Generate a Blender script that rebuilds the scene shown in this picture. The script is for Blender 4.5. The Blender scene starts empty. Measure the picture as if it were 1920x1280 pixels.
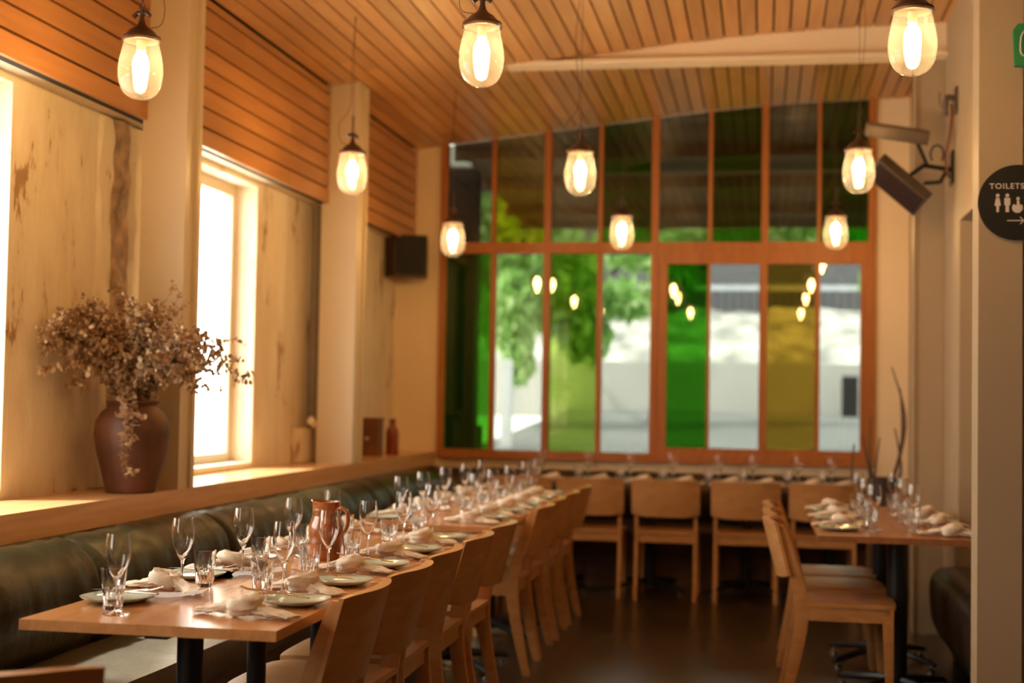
import bpy, bmesh, math, random
from mathutils import Vector, Matrix, Euler, noise
random.seed(7)
S = bpy.context.scene
COL = S.collection
PI = math.pi

# ------------------------------------------------------------------ camera
cd = bpy.data.cameras.new('camera'); cam = bpy.data.objects.new('camera', cd); COL.objects.link(cam); S.camera = cam
Fpx = 2667.0
dv = Vector(((1430 - 960) / Fpx, -(755 - 640) / Fpx, -1)).normalized()      # room +Y seen from the camera
roll = 0.010
up = Vector((math.sin(roll), math.cos(roll), 0)); up = (up - dv * up.dot(dv)).normalized()
rt = dv.cross(up)
M = Matrix((rt, dv, up))                                                  # camera axes -> room axes
cam.matrix_world = Matrix.Translation((0, 0, 1.30)) @ M.to_4x4()
cd.sensor_width = 36; cd.lens = 36 * Fpx / 1920; cd.clip_start = .05; cd.clip_end = 300
cd.dof.use_dof = True; cd.dof.focus_distance = 4.25; cd.dof.aperture_fstop = 1.9

# ------------------------------------------------------------------ world, sun, exposure
S.view_settings.view_transform = 'Standard'; S.view_settings.look = 'None'; S.view_settings.gamma = 1
S.view_settings.exposure = 0.0
S.cycles.max_bounces = 14; S.cycles.transmission_bounces = 12; S.cycles.transparent_max_bounces = 16
S.cycles.diffuse_bounces = 5; S.cycles.glossy_bounces = 5; S.cycles.sample_clamp_indirect = 6
S.cycles.use_denoising = True
W = bpy.data.worlds.new('World'); S.world = W; W.use_nodes = True
bg = W.node_tree.nodes['Background']; bg.inputs[0].default_value = (1.0, .95, .87, 1); bg.inputs[1].default_value = 9.5
sl = bpy.data.lights.new('sun', 'SUN'); sun = bpy.data.objects.new('sun', sl); COL.objects.link(sun)
sl.energy = 12; sl.angle = math.radians(4); sl.color = (1, .95, .85)
sun.rotation_euler = Vector((.50, .22, -.82)).to_track_quat('-Z', 'Y').to_euler()
def portal(loc, look, sx, sy):
    l = bpy.data.lights.new('window_daylight', 'AREA'); l.shape = 'RECTANGLE'; l.size = sx; l.size_y = sy
    l.cycles.is_portal = True
    o = bpy.data.objects.new('window_daylight', l); COL.objects.link(o); o.location = loc
    o.rotation_euler = Vector(look).to_track_quat('-Z', 'Z').to_euler()
WINS = [(.81, 2.24), (3.41, 4.83), (6.01, 7.43)]
WZ0, WZ1 = .93, 2.44
for a, b in WINS: portal((-2.96, (a + b) / 2, (WZ0 + WZ1) / 2), (1, 0, 0), b - a, WZ1 - WZ0)
portal((-.81, 10.56, 2.1), (0, -1, 0), 3.2, 2.5)

# ------------------------------------------------------------------ materials
def newmat(name):
    m = bpy.data.materials.new(name); m.use_nodes = True
    nt = m.node_tree; return m, nt, nt.nodes['Principled BSDF'], nt.nodes['Material Output']
def N(nt, t, **k):
    n = nt.nodes.new(t)
    for a, b in k.items(): setattr(n, a, b)
    return n
def ramp(nt, stops):
    r = N(nt, 'ShaderNodeValToRGB'); e = r.color_ramp.elements
    while len(e) > 1: e.remove(e[-1])
    e[0].position = stops[0][0]; e[0].color = (*stops[0][1], 1)
    for p, c in stops[1:]:
        x = e.new(p); x.color = (*c, 1)
    return r
def mat(name, col, rough=.5, metal=0, spec=.5, var=.12, scale=8, bump=0, bscale=60, coat=0):
    m, nt, b, o = newmat(name)
    tc = N(nt, 'ShaderNodeTexCoord'); nz = N(nt, 'ShaderNodeTexNoise'); nz.inputs['Scale'].default_value = scale; nz.inputs['Detail'].default_value = 5
    nt.links.new(tc.outputs['Object'], nz.inputs['Vector'])
    lo = tuple(c * (1 - var) for c in col); hi = tuple(min(1, c * (1 + var)) for c in col)
    r = ramp(nt, [(.3, lo), (.7, hi)]); nt.links.new(nz.outputs['Fac'], r.inputs[0]); nt.links.new(r.outputs[0], b.inputs['Base Color'])
    b.inputs['Roughness'].default_value = rough; b.inputs['Metallic'].default_value = metal
    b.inputs['Specular IOR Level'].default_value = spec; b.inputs['Coat Weight'].default_value = coat
    if bump:
        n2 = N(nt, 'ShaderNodeTexNoise'); n2.inputs['Scale'].default_value = bscale; n2.inputs['Detail'].default_value = 6
        nt.links.new(tc.outputs['Object'], n2.inputs['Vector'])
        bp = N(nt, 'ShaderNodeBump'); bp.inputs['Strength'].default_value = bump; bp.inputs['Distance'].default_value = .01
        nt.links.new(n2.outputs['Fac'], bp.inputs['Height']); nt.links.new(bp.outputs[0], b.inputs['Normal'])
    return m
def woodmat(name, dark, light, rough=.35, stretch=(1, 12, 12), scale=3, island=0, coat=0, bump=.05):
    m, nt, b, o = newmat(name)
    tc = N(nt, 'ShaderNodeTexCoord'); mp = N(nt, 'ShaderNodeMapping'); mp.inputs['Scale'].default_value = stretch
    nz = N(nt, 'ShaderNodeTexNoise'); nz.inputs['Scale'].default_value = scale; nz.inputs['Detail'].default_value = 7; nz.inputs['Distortion'].default_value = .6
    nt.links.new(tc.outputs['Object'], mp.inputs[0]); nt.links.new(mp.outputs[0], nz.inputs['Vector'])
    r = ramp(nt, [(.3, dark), (.72, light)]); nt.links.new(nz.outputs['Fac'], r.inputs[0])
    out = r.outputs[0]
    if island:
        g = N(nt, 'ShaderNodeNewGeometry'); r2 = ramp(nt, [(0, (1 - island,) * 3), (1, (1, 1, 1))]); nt.links.new(g.outputs['Random Per Island'], r2.inputs[0])
        mx = N(nt, 'ShaderNodeMix', data_type='RGBA', blend_type='MULTIPLY'); mx.inputs['Factor'].default_value = 1
        nt.links.new(out, mx.inputs['A']); nt.links.new(r2.outputs[0], mx.inputs['B']); out = mx.outputs['Result']
    nt.links.new(out, b.inputs['Base Color']); b.inputs['Roughness'].default_value = rough; b.inputs['Coat Weight'].default_value = coat; b.inputs['Coat Roughness'].default_value = .15
    bp = N(nt, 'ShaderNodeBump'); bp.inputs['Strength'].default_value = bump; bp.inputs['Distance'].default_value = .002
    nt.links.new(nz.outputs['Fac'], bp.inputs['Height']); nt.links.new(bp.outputs[0], b.inputs['Normal'])
    return m
def glassmat(name, col=(1, 1, 1), rough=0, ior=1.45):
    m, nt, b, o = newmat(name)
    b.inputs['Base Color'].default_value = (*col, 1); b.inputs['Transmission Weight'].default_value = 1
    b.inputs['Roughness'].default_value = rough; b.inputs['IOR'].default_value = ior
    return m
def schlick(nt, f0):
    lw = N(nt, 'ShaderNodeLayerWeight'); lw.inputs[0].default_value = .5
    pw = N(nt, 'ShaderNodeMath', operation='POWER'); pw.inputs[1].default_value = 5; nt.links.new(lw.outputs['Facing'], pw.inputs[0])
    ma = N(nt, 'ShaderNodeMath', operation='MULTIPLY_ADD'); ma.inputs[1].default_value = 1 - f0; ma.inputs[2].default_value = f0; nt.links.new(pw.outputs[0], ma.inputs[0])
    return ma
def panemat(name, col, refl=.08):
    m, nt, b, o = newmat(name); nt.nodes.remove(b)
    t = N(nt, 'ShaderNodeBsdfTransparent'); t.inputs[0].default_value = (*col, 1)
    g = N(nt, 'ShaderNodeBsdfGlossy'); g.inputs['Roughness'].default_value = .01
    ad = schlick(nt, .04 + refl)
    mx = N(nt, 'ShaderNodeMixShader'); nt.links.new(ad.outputs[0], mx.inputs[0]); nt.links.new(t.outputs[0], mx.inputs[1]); nt.links.new(g.outputs[0], mx.inputs[2])
    nt.links.new(mx.outputs[0], o.inputs[0]); return m
def emis(name, col, s):
    m, nt, b, o = newmat(name); nt.nodes.remove(b)
    e = N(nt, 'ShaderNodeEmission'); e.inputs[0].default_value = (*col, 1); e.inputs[1].default_value = s
    nt.links.new(e.outputs[0], o.inputs[0]); return m
def leafmat(name, stops, trans=.3, rough=.6):
    m, nt, b, o = newmat(name)
    g = N(nt, 'ShaderNodeNewGeometry'); r = ramp(nt, stops); nt.links.new(g.outputs['Random Per Island'], r.inputs[0])
    nt.links.new(r.outputs[0], b.inputs['Base Color']); b.inputs['Roughness'].default_value = rough
    t = N(nt, 'ShaderNodeBsdfTranslucent'); nt.links.new(r.outputs[0], t.inputs[0])
    mx = N(nt, 'ShaderNodeMixShader'); mx.inputs[0].default_value = trans
    nt.links.new(b.outputs[0], mx.inputs[1]); nt.links.new(t.outputs[0], mx.inputs[2]); nt.links.new(mx.outputs[0], o.inputs[0]); return m
def plastermat():
    m, nt, b, o = newmat('old_plaster')
    tc = N(nt, 'ShaderNodeTexCoord'); mp = N(nt, 'ShaderNodeMapping'); mp.inputs['Scale'].default_value = (1, 1, .35)
    nt.links.new(tc.outputs['Object'], mp.inputs[0])
    n1 = N(nt, 'ShaderNodeTexNoise'); n1.inputs['Scale'].default_value = 7; n1.inputs['Detail'].default_value = 9; n1.inputs['Roughness'].default_value = .65
    nt.links.new(mp.outputs[0], n1.inputs['Vector'])
    r = ramp(nt, [(.0, (.26, .15, .08)), (.36, (.38, .24, .13)), (.385, (.66, .54, .38)), (.41, (.76, .67, .52)), (.56, (.84, .76, .61)), (.8, (.78, .70, .56))])
    nt.links.new(n1.outputs['Fac'], r.inputs[0])
    n2 = N(nt, 'ShaderNodeTexNoise'); n2.inputs['Scale'].default_value = 2.1; n2.inputs['Detail'].default_value = 6
    nt.links.new(mp.outputs[0], n2.inputs['Vector'])
    r2 = ramp(nt, [(.38, (.86, .76, .62)), (.6, (1, 1, 1))]); nt.links.new(n2.outputs['Fac'], r2.inputs[0])
    mx = N(nt, 'ShaderNodeMix', data_type='RGBA', blend_type='MULTIPLY'); mx.inputs['Factor'].default_value = .6
    nt.links.new(r.outputs[0], mx.inputs['A']); nt.links.new(r2.outputs[0], mx.inputs['B']); nt.links.new(mx.outputs['Result'], b.inputs['Base Color'])
    b.inputs['Roughness'].default_value = .75
    bp = N(nt, 'ShaderNodeBump'); bp.inputs['Strength'].default_value = .5; bp.inputs['Distance'].default_value = .02
    nt.links.new(n1.outputs['Fac'], bp.inputs['Height']); nt.links.new(bp.outputs[0], b.inputs['Normal'])
    return m
def shademat():
    m, nt, b, o = newmat('lamp_glass'); nt.nodes.remove(b)
    t = N(nt, 'ShaderNodeBsdfTransparent'); t.inputs[0].default_value = (1, .95, .82, 1)
    tr = N(nt, 'ShaderNodeBsdfTranslucent'); tr.inputs[0].default_value = (.80, .90, 1, 1)
    g = N(nt, 'ShaderNodeBsdfGlossy'); g.inputs['Roughness'].default_value = .04
    lw = N(nt, 'ShaderNodeLayerWeight'); lw.inputs[0].default_value = .35
    mr = N(nt, 'ShaderNodeMapRange'); mr.inputs['To Min'].default_value = .024; mr.inputs['To Max'].default_value = .06
    nt.links.new(lw.outputs['Facing'], mr.inputs['Value'])
    m1 = N(nt, 'ShaderNodeMixShader'); nt.links.new(mr.outputs[0], m1.inputs[0]); nt.links.new(t.outputs[0], m1.inputs[1]); nt.links.new(tr.outputs[0], m1.inputs[2])
    f = schlick(nt, .04)
    m2 = N(nt, 'ShaderNodeMixShader'); nt.links.new(f.outputs[0], m2.inputs[0]); nt.links.new(m1.outputs[0], m2.inputs[1]); nt.links.new(g.outputs[0], m2.inputs[2])
    nt.links.new(m2.outputs[0], o.inputs[0]); return m

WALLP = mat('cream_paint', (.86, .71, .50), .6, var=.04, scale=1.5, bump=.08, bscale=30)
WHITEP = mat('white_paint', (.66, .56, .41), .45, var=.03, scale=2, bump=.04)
RIGHTP = mat('dimmed_cream_paint', (.40, .30, .19), .6, var=.03, scale=2, bump=.04)  # cream paint darkened in colour to stand in for weaker light on the right
PLAST = plastermat()
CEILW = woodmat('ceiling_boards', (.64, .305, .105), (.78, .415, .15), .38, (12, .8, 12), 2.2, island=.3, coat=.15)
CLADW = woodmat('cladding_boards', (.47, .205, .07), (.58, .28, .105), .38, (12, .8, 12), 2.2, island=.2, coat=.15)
CHAIRW = woodmat('beech_chair', (.47, .215, .07), (.59, .30, .115), .34, (3, 3, 9), 3, coat=.15)
TABLEW = woodmat('table_top_wood', (.48, .205, .065), (.62, .30, .11), .27, (14, 1, 10), 2.6, coat=.4)
TABLED = woodmat('red_table_wood', (.26, .095, .03), (.36, .15, .05), .42, (14, 1, 10), 2.6)
SILLW = woodmat('sill_wood', (.60, .33, .14), (.76, .46, .22), .3, (14, 1, 14), 2.4, coat=.3)
FRAMEW = woodmat('window_frame_wood', (.36, .115, .022), (.46, .165, .036), .45, (10, 10, 1), 3)
DARKW = woodmat('dark_wood', (.10, .05, .025), (.17, .08, .04), .4, (12, 1, 12), 2)
GAP = mat('dark_gap', (.03, .018, .01), .9)
LEATH = mat('green_leather', (.021, .0185, .0065), .34, var=.3, scale=5, bump=.25, bscale=40, spec=.4)
LEATH2 = mat('pale_leather', (.125, .108, .08), .3, var=.25, scale=4, bump=.2, bscale=30, spec=.6)  # paler leather tone for the banquette seat cushions
LEATHD = mat('brown_leather', (.055, .035, .025), .35, var=.3, scale=5, bump=.2, bscale=40)
FLOORM = woodmat('floor_boards_dark', (.030, .021, .012), (.06, .045, .026), .28, (6, 1, 6), 2)
BLACKM = mat('black_metal', (.018, .019, .022), .35, metal=.3, var=.1)
CHROME = mat('chrome', (.75, .75, .78), .18, metal=1, var=.05)
STEEL = mat('cutlery_steel', (.60, .56, .53), .27, metal=1, var=.05)
BRONZE = mat('bronze_cap', (.11, .065, .045), .45, metal=.6, var=.2)
PLATE = mat('celadon_glaze', (.50, .60, .50), .18, var=.12, scale=20, coat=.5)
LINEN = mat('linen', (.76, .67, .54), .85, var=.1, scale=30, bump=.3, bscale=300)
PAPER = mat('white_paper', (.82, .84, .86), .6, var=.03)
GLASS = glassmat('clear_glass', (1, 1, 1), 0, 1.45)
WATER = glassmat('water', (1, 1, 1), 0, 1.33)
COPPER = mat('salt_glaze_brown', (.33, .105, .03), .2, var=.5, scale=18, bump=.15, bscale=40, coat=.6)
POTM = mat('terracotta_pot', (.12, .045, .022), .5, var=.45, scale=7, bump=.3, bscale=20)
LEAFD = leafmat('dried_leaf', [(0, (.26, .13, .07)), (.4, (.42, .26, .13)), (.75, (.58, .42, .25)), (1, (.78, .64, .45))])
STEMD = mat('dried_stem', (.34, .22, .14), .7)
STEMT = mat('dark_twig', (.13, .075, .04), .7)
SHADE = shademat()
BULB = emis('lit_bulb', (1, .575, .215), 225)
SPKM = mat('speaker_brown', (.045, .015, .01), .5, var=.1)
SPKG = mat('speaker_grille', (.01, .01, .01), .8)
SIGNB = mat('sign_black', (.004, .0035, .0035), .6, var=.05)
SIGNW = mat('sign_print', (.62, .55, .50), .6, var=.02)
SIGNG = mat('sign_green', (.02, .22, .07), .5, var=.05)
HEATM = mat('heater_steel', (.13, .10, .075), .4, metal=.5)
HEATD = mat('heater_glass', (.035, .02, .02), .12)
CABLE = mat('cable_brown', (.16, .05, .02), .5)
BOXW = mat('box_brown', (.16, .06, .02), .6, var=.3)
AMBER = mat('amber_glass', (.25, .05, .01), .2)
OLDP = mat('exposed_render', (.36, .25, .17), .85, var=.5, scale=14, bump=.8, bscale=18)
CONDM = mat('conduit_grey', (.22, .18, .14), .6)
ASPH = mat('asphalt', (.20, .20, .19), .8, var=.12, scale=.7)
CONC = mat('concrete_wall', (.55, .52, .48), .8, var=.1, scale=1)
PALEC = mat('pale_paving', (.85, .84, .80), .7, var=.05, scale=1)
ROCK = mat('rock_bank', (.50, .48, .43), .85, var=.55, scale=2.2, bump=.8, bscale=3)
GREYB = mat('grey_building', (.15, .145, .15), .7, var=.1)
RAILM = mat('rail_dark', (.05, .05, .06), .5)
SOFF = mat('veranda_soffit', (.12, .09, .07), .6, var=.2)
WHITEO = mat('white_post', (.85, .85, .85), .5, var=.02)
GREENL = leafmat('green_leaf', [(0, (.16, .34, .06)), (.5, (.38, .66, .18)), (1, (.80, .92, .50))], .5)
BARK = mat('bark', (.09, .06, .04), .9, var=.3, bump=.5)

# ------------------------------------------------------------------ mesh helpers
def obj(name, bm, m, parent=None, smooth=35, bevel=0):
    me = bpy.data.meshes.new(name)
    if bevel:
        bmesh.ops.bevel(bm, geom=[e for e in bm.edges if len(e.link_faces) == 2 and e.calc_face_angle(0) > .6], offset=bevel, segments=2, profile=.7, affect='EDGES')
    bm.normal_update(); bm.to_mesh(me); bm.free()
    me.materials.append(m)
    if smooth:
        me.polygons.foreach_set('use_smooth', [True] * len(me.polygons)); me.set_sharp_from_angle(angle=math.radians(smooth))
    o = bpy.data.objects.new(name, me); COL.objects.link(o)
    if parent: o.parent = parent
    return o
def box(bm, x0, x1, y0, y1, z0, z1, mtx=None):
    vs = [bm.verts.new((x, y, z)) for x in (x0, x1) for y in (y0, y1) for z in (z0, z1)]
    for f in ((0, 1, 3, 2), (4, 6, 7, 5), (0, 4, 5, 1), (2, 3, 7, 6), (0, 2, 6, 4), (1, 5, 7, 3)): bm.faces.new([vs[i] for i in f])
    if mtx: bmesh.ops.transform(bm, matrix=mtx, verts=vs)
    return vs
def bx(name, b, m, parent=None, bevel=0, mtx=None):
    bm = bmesh.new(); box(bm, *b, mtx=mtx); return obj(name, bm, m, parent, bevel=bevel)
def lathe(bm, prof, n=32, c=(0, 0, 0), closed=False):
    rings = []
    for r, z in prof:
        if r < 1e-5: rings.append([bm.verts.new((c[0], c[1], c[2] + z))])
        else: rings.append([bm.verts.new((c[0] + r * math.cos(2 * PI * i / n), c[1] + r * math.sin(2 * PI * i / n), c[2] + z)) for i in range(n)])
    prs = list(zip(rings, rings[1:])) + ([(rings[-1], rings[0])] if closed else [])
    for a, b in prs:
        for i in range(n):
            j = (i + 1) % n
            if len(a) == 1 and len(b) == 1: continue
            if len(a) == 1: bm.faces.new((a[0], b[j], b[i]))
            elif len(b) == 1: bm.faces.new((a[i], a[j], b[0]))
            else: bm.faces.new((a[i], a[j], b[j], b[i]))
    return rings
def tube(bm, pts, rad, n=8, flat=1.0, cap=True, wr=0, seed=0):
    pts = [Vector(p) for p in pts]; rings = []
    up = Vector((0, 0, 1)); prev = None
    for i, p in enumerate(pts):
        t = (pts[min(i + 1, len(pts) - 1)] - pts[max(i - 1, 0)]).normalized()
        if prev is None:
            s = t.cross(up)
            if s.length < .05: s = t.cross(Vector((1, 0, 0)))
            s.normalize()
        else:
            s = (prev - t * prev.dot(t)).normalized()
        prev = s; u = s.cross(t)
        r = rad[i] if isinstance(rad, (list, tuple)) else rad
        fl = flat[i] if isinstance(flat, (list, tuple)) else flat
        ring = []
        for k in range(n):
            a = 2 * PI * k / n
            q = r * (1 + wr * math.sin(5 * a + seed + i * .45) + wr * .6 * math.sin(8 * a + 2.1 * seed - i * .3))
            ring.append(bm.verts.new(p + s * (math.cos(a) * q) + u * (math.sin(a) * q * fl)))
        rings.append(ring)
    for a, b in zip(rings, rings[1:]):
        for k in range(n): bm.faces.new((a[k], a[(k + 1) % n], b[(k + 1) % n], b[k]))
    if cap:
        bm.faces.new(rings[0][::-1]); bm.faces.new(rings[-1])
def spline(pts, n=6):
    P = [Vector(p) for p in pts]; out = []
    for i in range(len(P) - 1):
        p0 = P[max(i - 1, 0)]; p1 = P[i]; p2 = P[i + 1]; p3 = P[min(i + 2, len(P) - 1)]
        for k in range(n):
            t = k / n
            out.append(.5 * ((2 * p1) + (p2 - p0) * t + (2 * p0 - 5 * p1 + 4 * p2 - p3) * t * t + (3 * p1 - p0 - 3 * p2 + p3) * t ** 3))
    out.append(P[-1]); return out
def lerpl(vals, n=6):
    out = []
    for a, b in zip(vals, vals[1:]): out += [a + (b - a) * k / n for k in range(n)]
    return out + [vals[-1]]
def prism(bm, poly, axis, a, b):
    def P(p, t):
        return (p[0], t, p[1]) if axis == 'y' else ((t, p[0], p[1]) if axis == 'x' else (p[0], p[1], t))
    A = [bm.verts.new(P(p, a)) for p in poly]; B = [bm.verts.new(P(p, b)) for p in poly]
    n = len(poly); bm.faces.new(A); bm.faces.new(B[::-1])
    for i in range(n): bm.faces.new((A[i], B[i], B[(i + 1) % n], A[(i + 1) % n]))
    bmesh.ops.recalc_face_normals(bm, faces=bm.faces[:])
def tag(o, label, cat, group=None, kind=None):
    o['label'] = label; o['category'] = cat
    if group: o['group'] = group
    if kind: o['kind'] = kind
    return o
def thing(name, label, cat, loc=(0, 0, 0), rz=0, group=None):
    o = bpy.data.objects.new(name, None); o.empty_display_size = .05; COL.objects.link(o)
    o.location = loc; o.rotation_euler = (0, 0, rz); return tag(o, label, cat, group)
def struct(o, label=None):
    o['kind'] = 'structure'
    if label: o['label'] = label
    return o
def copytree(o, parent=None):
    c = o.copy(); COL.objects.link(c)
    if parent: c.parent = parent
    for ch in list(o.children): copytree(ch, c)
    return c
used = set()
def place(proto, loc, rz, label, rx=0, ry=0, group=None):
    o = proto if proto.name not in used else copytree(proto)
    used.add(proto.name)
    o.location = loc; o.rotation_euler = (rx, ry, rz); o['label'] = label
    if group: o['group'] = group
    return o
ORD = ['first', 'second', 'third', 'fourth', 'fifth', 'sixth', 'seventh', 'eighth', 'ninth']

# ------------------------------------------------------------------ the room
YB, YF = 10.45, -3.0          # far wall, wall behind the camera
XR = 1.02
def zc(x):                    # ceiling underside height
    K = [(-3.2, 3.10), (-2.676, 3.170), (-1.3, 3.328), (-.5, 3.418), (-.06, 3.458), (.4, 3.484), (1.02, 3.500), (2.6, 3.52)]
    for (a, p), (b, q) in zip(K, K[1:]):
        if x <= b: return p + (q - p) * (x - a) / (b - a)
    return K[-1][1]
struct(bx('floor', (-3.2, 2.6, YF - .2, YB + .15, -.1, 0), FLOORM), 'dark polished floor')
# ceiling: boards running away from the camera, dark gaps between
bm = bmesh.new(); x = -2.60; pitch = .0945; rnd = random.Random(3)
while x < 2.6:
    xa, xb = x, x + pitch - .0115
    ys = [YF]
    yy = YF + rnd.uniform(.5, 2.4)
    while yy < YB - .4: ys.append(yy); yy += rnd.uniform(1.6, 2.9)
    ys.append(YB)
    for a, b in zip(ys, ys[1:]):
        v = []
        for X in (xa, xb):
            for Y in (a, b - .0015):
                for dz in (0, .02): v.append(bm.verts.new((X, Y, zc(X) + dz)))
        for f in ((0, 1, 3, 2), (4, 6, 7, 5), (0, 4, 5, 1), (2, 3, 7, 6), (0, 2, 6, 4), (1, 5, 7, 3)): bm.faces.new([v[i] for i in f])
    x += pitch
bmesh.ops.recalc_face_normals(bm, faces=bm.faces[:])
ceil = struct(obj('ceiling', bm, CEILW, smooth=0), 'sloping ceiling of golden timber boards')
bm = bmesh.new(); xs = [-3.3, -2.6, -1.3, -.5, -.06, .4, 1.02, 2.6]
prism(bm, [(X, zc(X) + .021) for X in xs] + [(X, zc(X) + .08) for X in xs[::-1]], 'y', YF - .2, YB + .1)
obj('ceiling_backing', bm, GAP, ceil, smooth=0)
# left wall with three window openings
bm = bmesh.new(); prev = YF
for a, b in WINS:
    box(bm, -2.95, -2.75, prev, a, 0, 3.2); box(bm, -2.95, -2.75, a, b, 0, WZ0); box(bm, -2.95, -2.75, a, b, WZ1, 3.2); prev = b
box(bm, -2.95, -2.75, prev, YB + .1, 0, 3.2)
wl = struct(obj('wall_left', bm, PLAST, smooth=0), 'old peeling cream plaster wall with windows')
# broken pilaster and relief on the left wall
def rough_strip(name, y0, y1, z0, z1, dx, m, seed):
    bm = bmesh.new(); ny, nz = 8, 60; g = []
    for j in range(nz + 1):
        row = []
        for i in range(ny + 1):
            u = i / ny; Y = y0 + (y1 - y0) * u; Z = z0 + (z1 - z0) * j / nz
            e = noise.noise(Vector((Y * 9, Z * 7, seed))) ; edge = min(u, 1 - u) * 2
            X = -2.755 + dx * min(1, edge * 3 + .1) * (.75 + .6 * e)
            Y += (.02 * noise.noise(Vector((Z * 9, seed, i * .3)))) * (1 if 0 < i < ny or True else 0)
            row.append(bm.verts.new((X, Y, Z)))
        g.append(row)
    for j in range(nz):
        for i in range(ny): bm.faces.new((g[j][i], g[j + 1][i], g[j + 1][i + 1], g[j][i + 1]))
    return obj(name, bm, m, wl)
rough_strip('exposed_render', 5.63, 5.80, .9, 2.46, .045, OLDP, 3)
rough_strip('plaster_edge', 5.52, 5.66, .9, 2.46, .03, PLAST, 9)
rough_strip('plaster_edge', 5.81, 5.98, .9, 2.46, .05, PLAST, 5)
bx('plaster_ledge', (-2.76, -2.69, 8.10, 8.55, .9, 1.10), PLAST, wl, .01)
# timber cladding above the windows
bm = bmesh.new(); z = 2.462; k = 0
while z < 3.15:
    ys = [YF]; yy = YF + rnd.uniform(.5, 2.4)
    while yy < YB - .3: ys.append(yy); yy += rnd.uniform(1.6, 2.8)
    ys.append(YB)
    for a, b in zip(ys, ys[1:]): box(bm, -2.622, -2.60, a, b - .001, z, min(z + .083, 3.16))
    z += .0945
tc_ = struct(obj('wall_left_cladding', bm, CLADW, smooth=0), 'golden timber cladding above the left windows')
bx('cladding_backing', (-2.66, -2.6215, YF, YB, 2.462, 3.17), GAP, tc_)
bx('cladding_ledge', (-2.76, -2.66, YF, YB, 2.47, 2.50), WHITEP, tc_)
# windows of the left wall
for i, (a, b) in enumerate(WINS):
    w = bpy.data.objects.new('window_%d' % (i + 1), None); COL.objects.link(w); struct(w, ['white framed window nearest the camera, out of frame', 'blown-out white window at the left edge', 'tall bright window behind the dried bouquet'][i]); w.location = (-2.90, (a + b) / 2, WZ0)
    hw = (b - a) / 2; hh = WZ1 - WZ0
    bm = bmesh.new()
    for q in ((-.03, .03, -hw, -hw + .06, 0, hh), (-.03, .03, hw - .06, hw, 0, hh), (-.03, .03, -hw + .06, hw - .06, 0, .05), (-.03, .03, -hw + .06, hw - .06, hh - .06, hh)): box(bm, *q)
    obj('window_frame', bm, WHITEP, w, bevel=.004)
    bx('pane', (-.003, .003, -hw + .06, hw - .06, .05, hh - .06), panemat('left_pane', (.97, .98, .97), 0), w)
# window ledge
struct(bx('trim_1', (-2.75, -2.42, YF, YB, .797, .895), SILLW, bevel=.006), 'long thick wooden window ledge above the green bench')
struct(bx('wall_left_base', (-2.75, -2.46, YF, YB, 0, .797), DARKW), 'dark panelling under the window ledge')
# far wall
bm = bmesh.new()
box(bm, -3.12, -2.406, YB, YB + .12, 0, 3.22); box(bm, .784, 2.6, YB, YB + .12, 0, 3.6); box(bm, -2.406, .784, YB, YB + .12, 0, .853)
struct(obj('wall_back', bm, WALLP, smooth=0), 'cream far wall around the stained window')
# rear wall behind camera, right wall
struct(bx('wall_front', (-3.12, 2.7, YF - .12, YF, 0, 3.6), DARKW), 'dark panelled wall behind the camera')
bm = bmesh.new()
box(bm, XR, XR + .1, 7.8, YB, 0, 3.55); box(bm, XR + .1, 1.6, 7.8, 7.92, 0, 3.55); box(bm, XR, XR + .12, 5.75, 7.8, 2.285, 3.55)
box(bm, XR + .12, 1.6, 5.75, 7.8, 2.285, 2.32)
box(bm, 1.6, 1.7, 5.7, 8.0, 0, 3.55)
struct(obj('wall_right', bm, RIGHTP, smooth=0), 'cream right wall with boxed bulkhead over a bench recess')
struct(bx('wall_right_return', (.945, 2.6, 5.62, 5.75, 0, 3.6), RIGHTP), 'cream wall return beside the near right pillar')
struct(bx('wall_right_near', (2.6, 2.7, YF, 5.75, 0, 3.6), DARKW), 'dark wall far right of the camera')
# columns
def column(b, label, m=None):
    o = bx('column', b, m or WHITEP, bevel=.006); tag(o, label, 'column'); return o
def chan(o, b):                       # recessed edge seam of the folded steel column casing
    pass
cA = column((-2.62, -2.42, 5.67, 5.80, .895, zc(-2.5) + .03), 'cream square column standing on the ledge beside the dried bouquet')
cB = column((-2.645, -2.42, 8.25, 8.41, .895, zc(-2.5) + .03), 'cream square column on the ledge left of the dark speaker')
for y0, y1 in ((5.67, 5.80), (8.25, 8.41)):
    bx('column_edge', (-2.43, -2.405, y1 - .03, y1 + .004, .897, 3.19), WHITEP, cA if y0 < 6 else cB, .004)
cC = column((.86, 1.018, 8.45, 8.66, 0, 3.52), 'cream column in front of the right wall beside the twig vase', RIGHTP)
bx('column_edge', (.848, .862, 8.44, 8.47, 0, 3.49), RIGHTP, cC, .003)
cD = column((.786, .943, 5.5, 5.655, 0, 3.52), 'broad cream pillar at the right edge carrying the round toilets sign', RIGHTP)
# beam across the ceiling
bm = bmesh.new(); box(bm, -1.62, XR, 8.40, 8.44, 3.315, 3.52); box(bm, -1.62, XR, 8.34, 8.50, 3.30, 3.322)
tag(obj('ceiling_beam', bm, WALLP, bevel=.004), 'cream steel beam breaking through the timber ceiling', 'beam')

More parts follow.
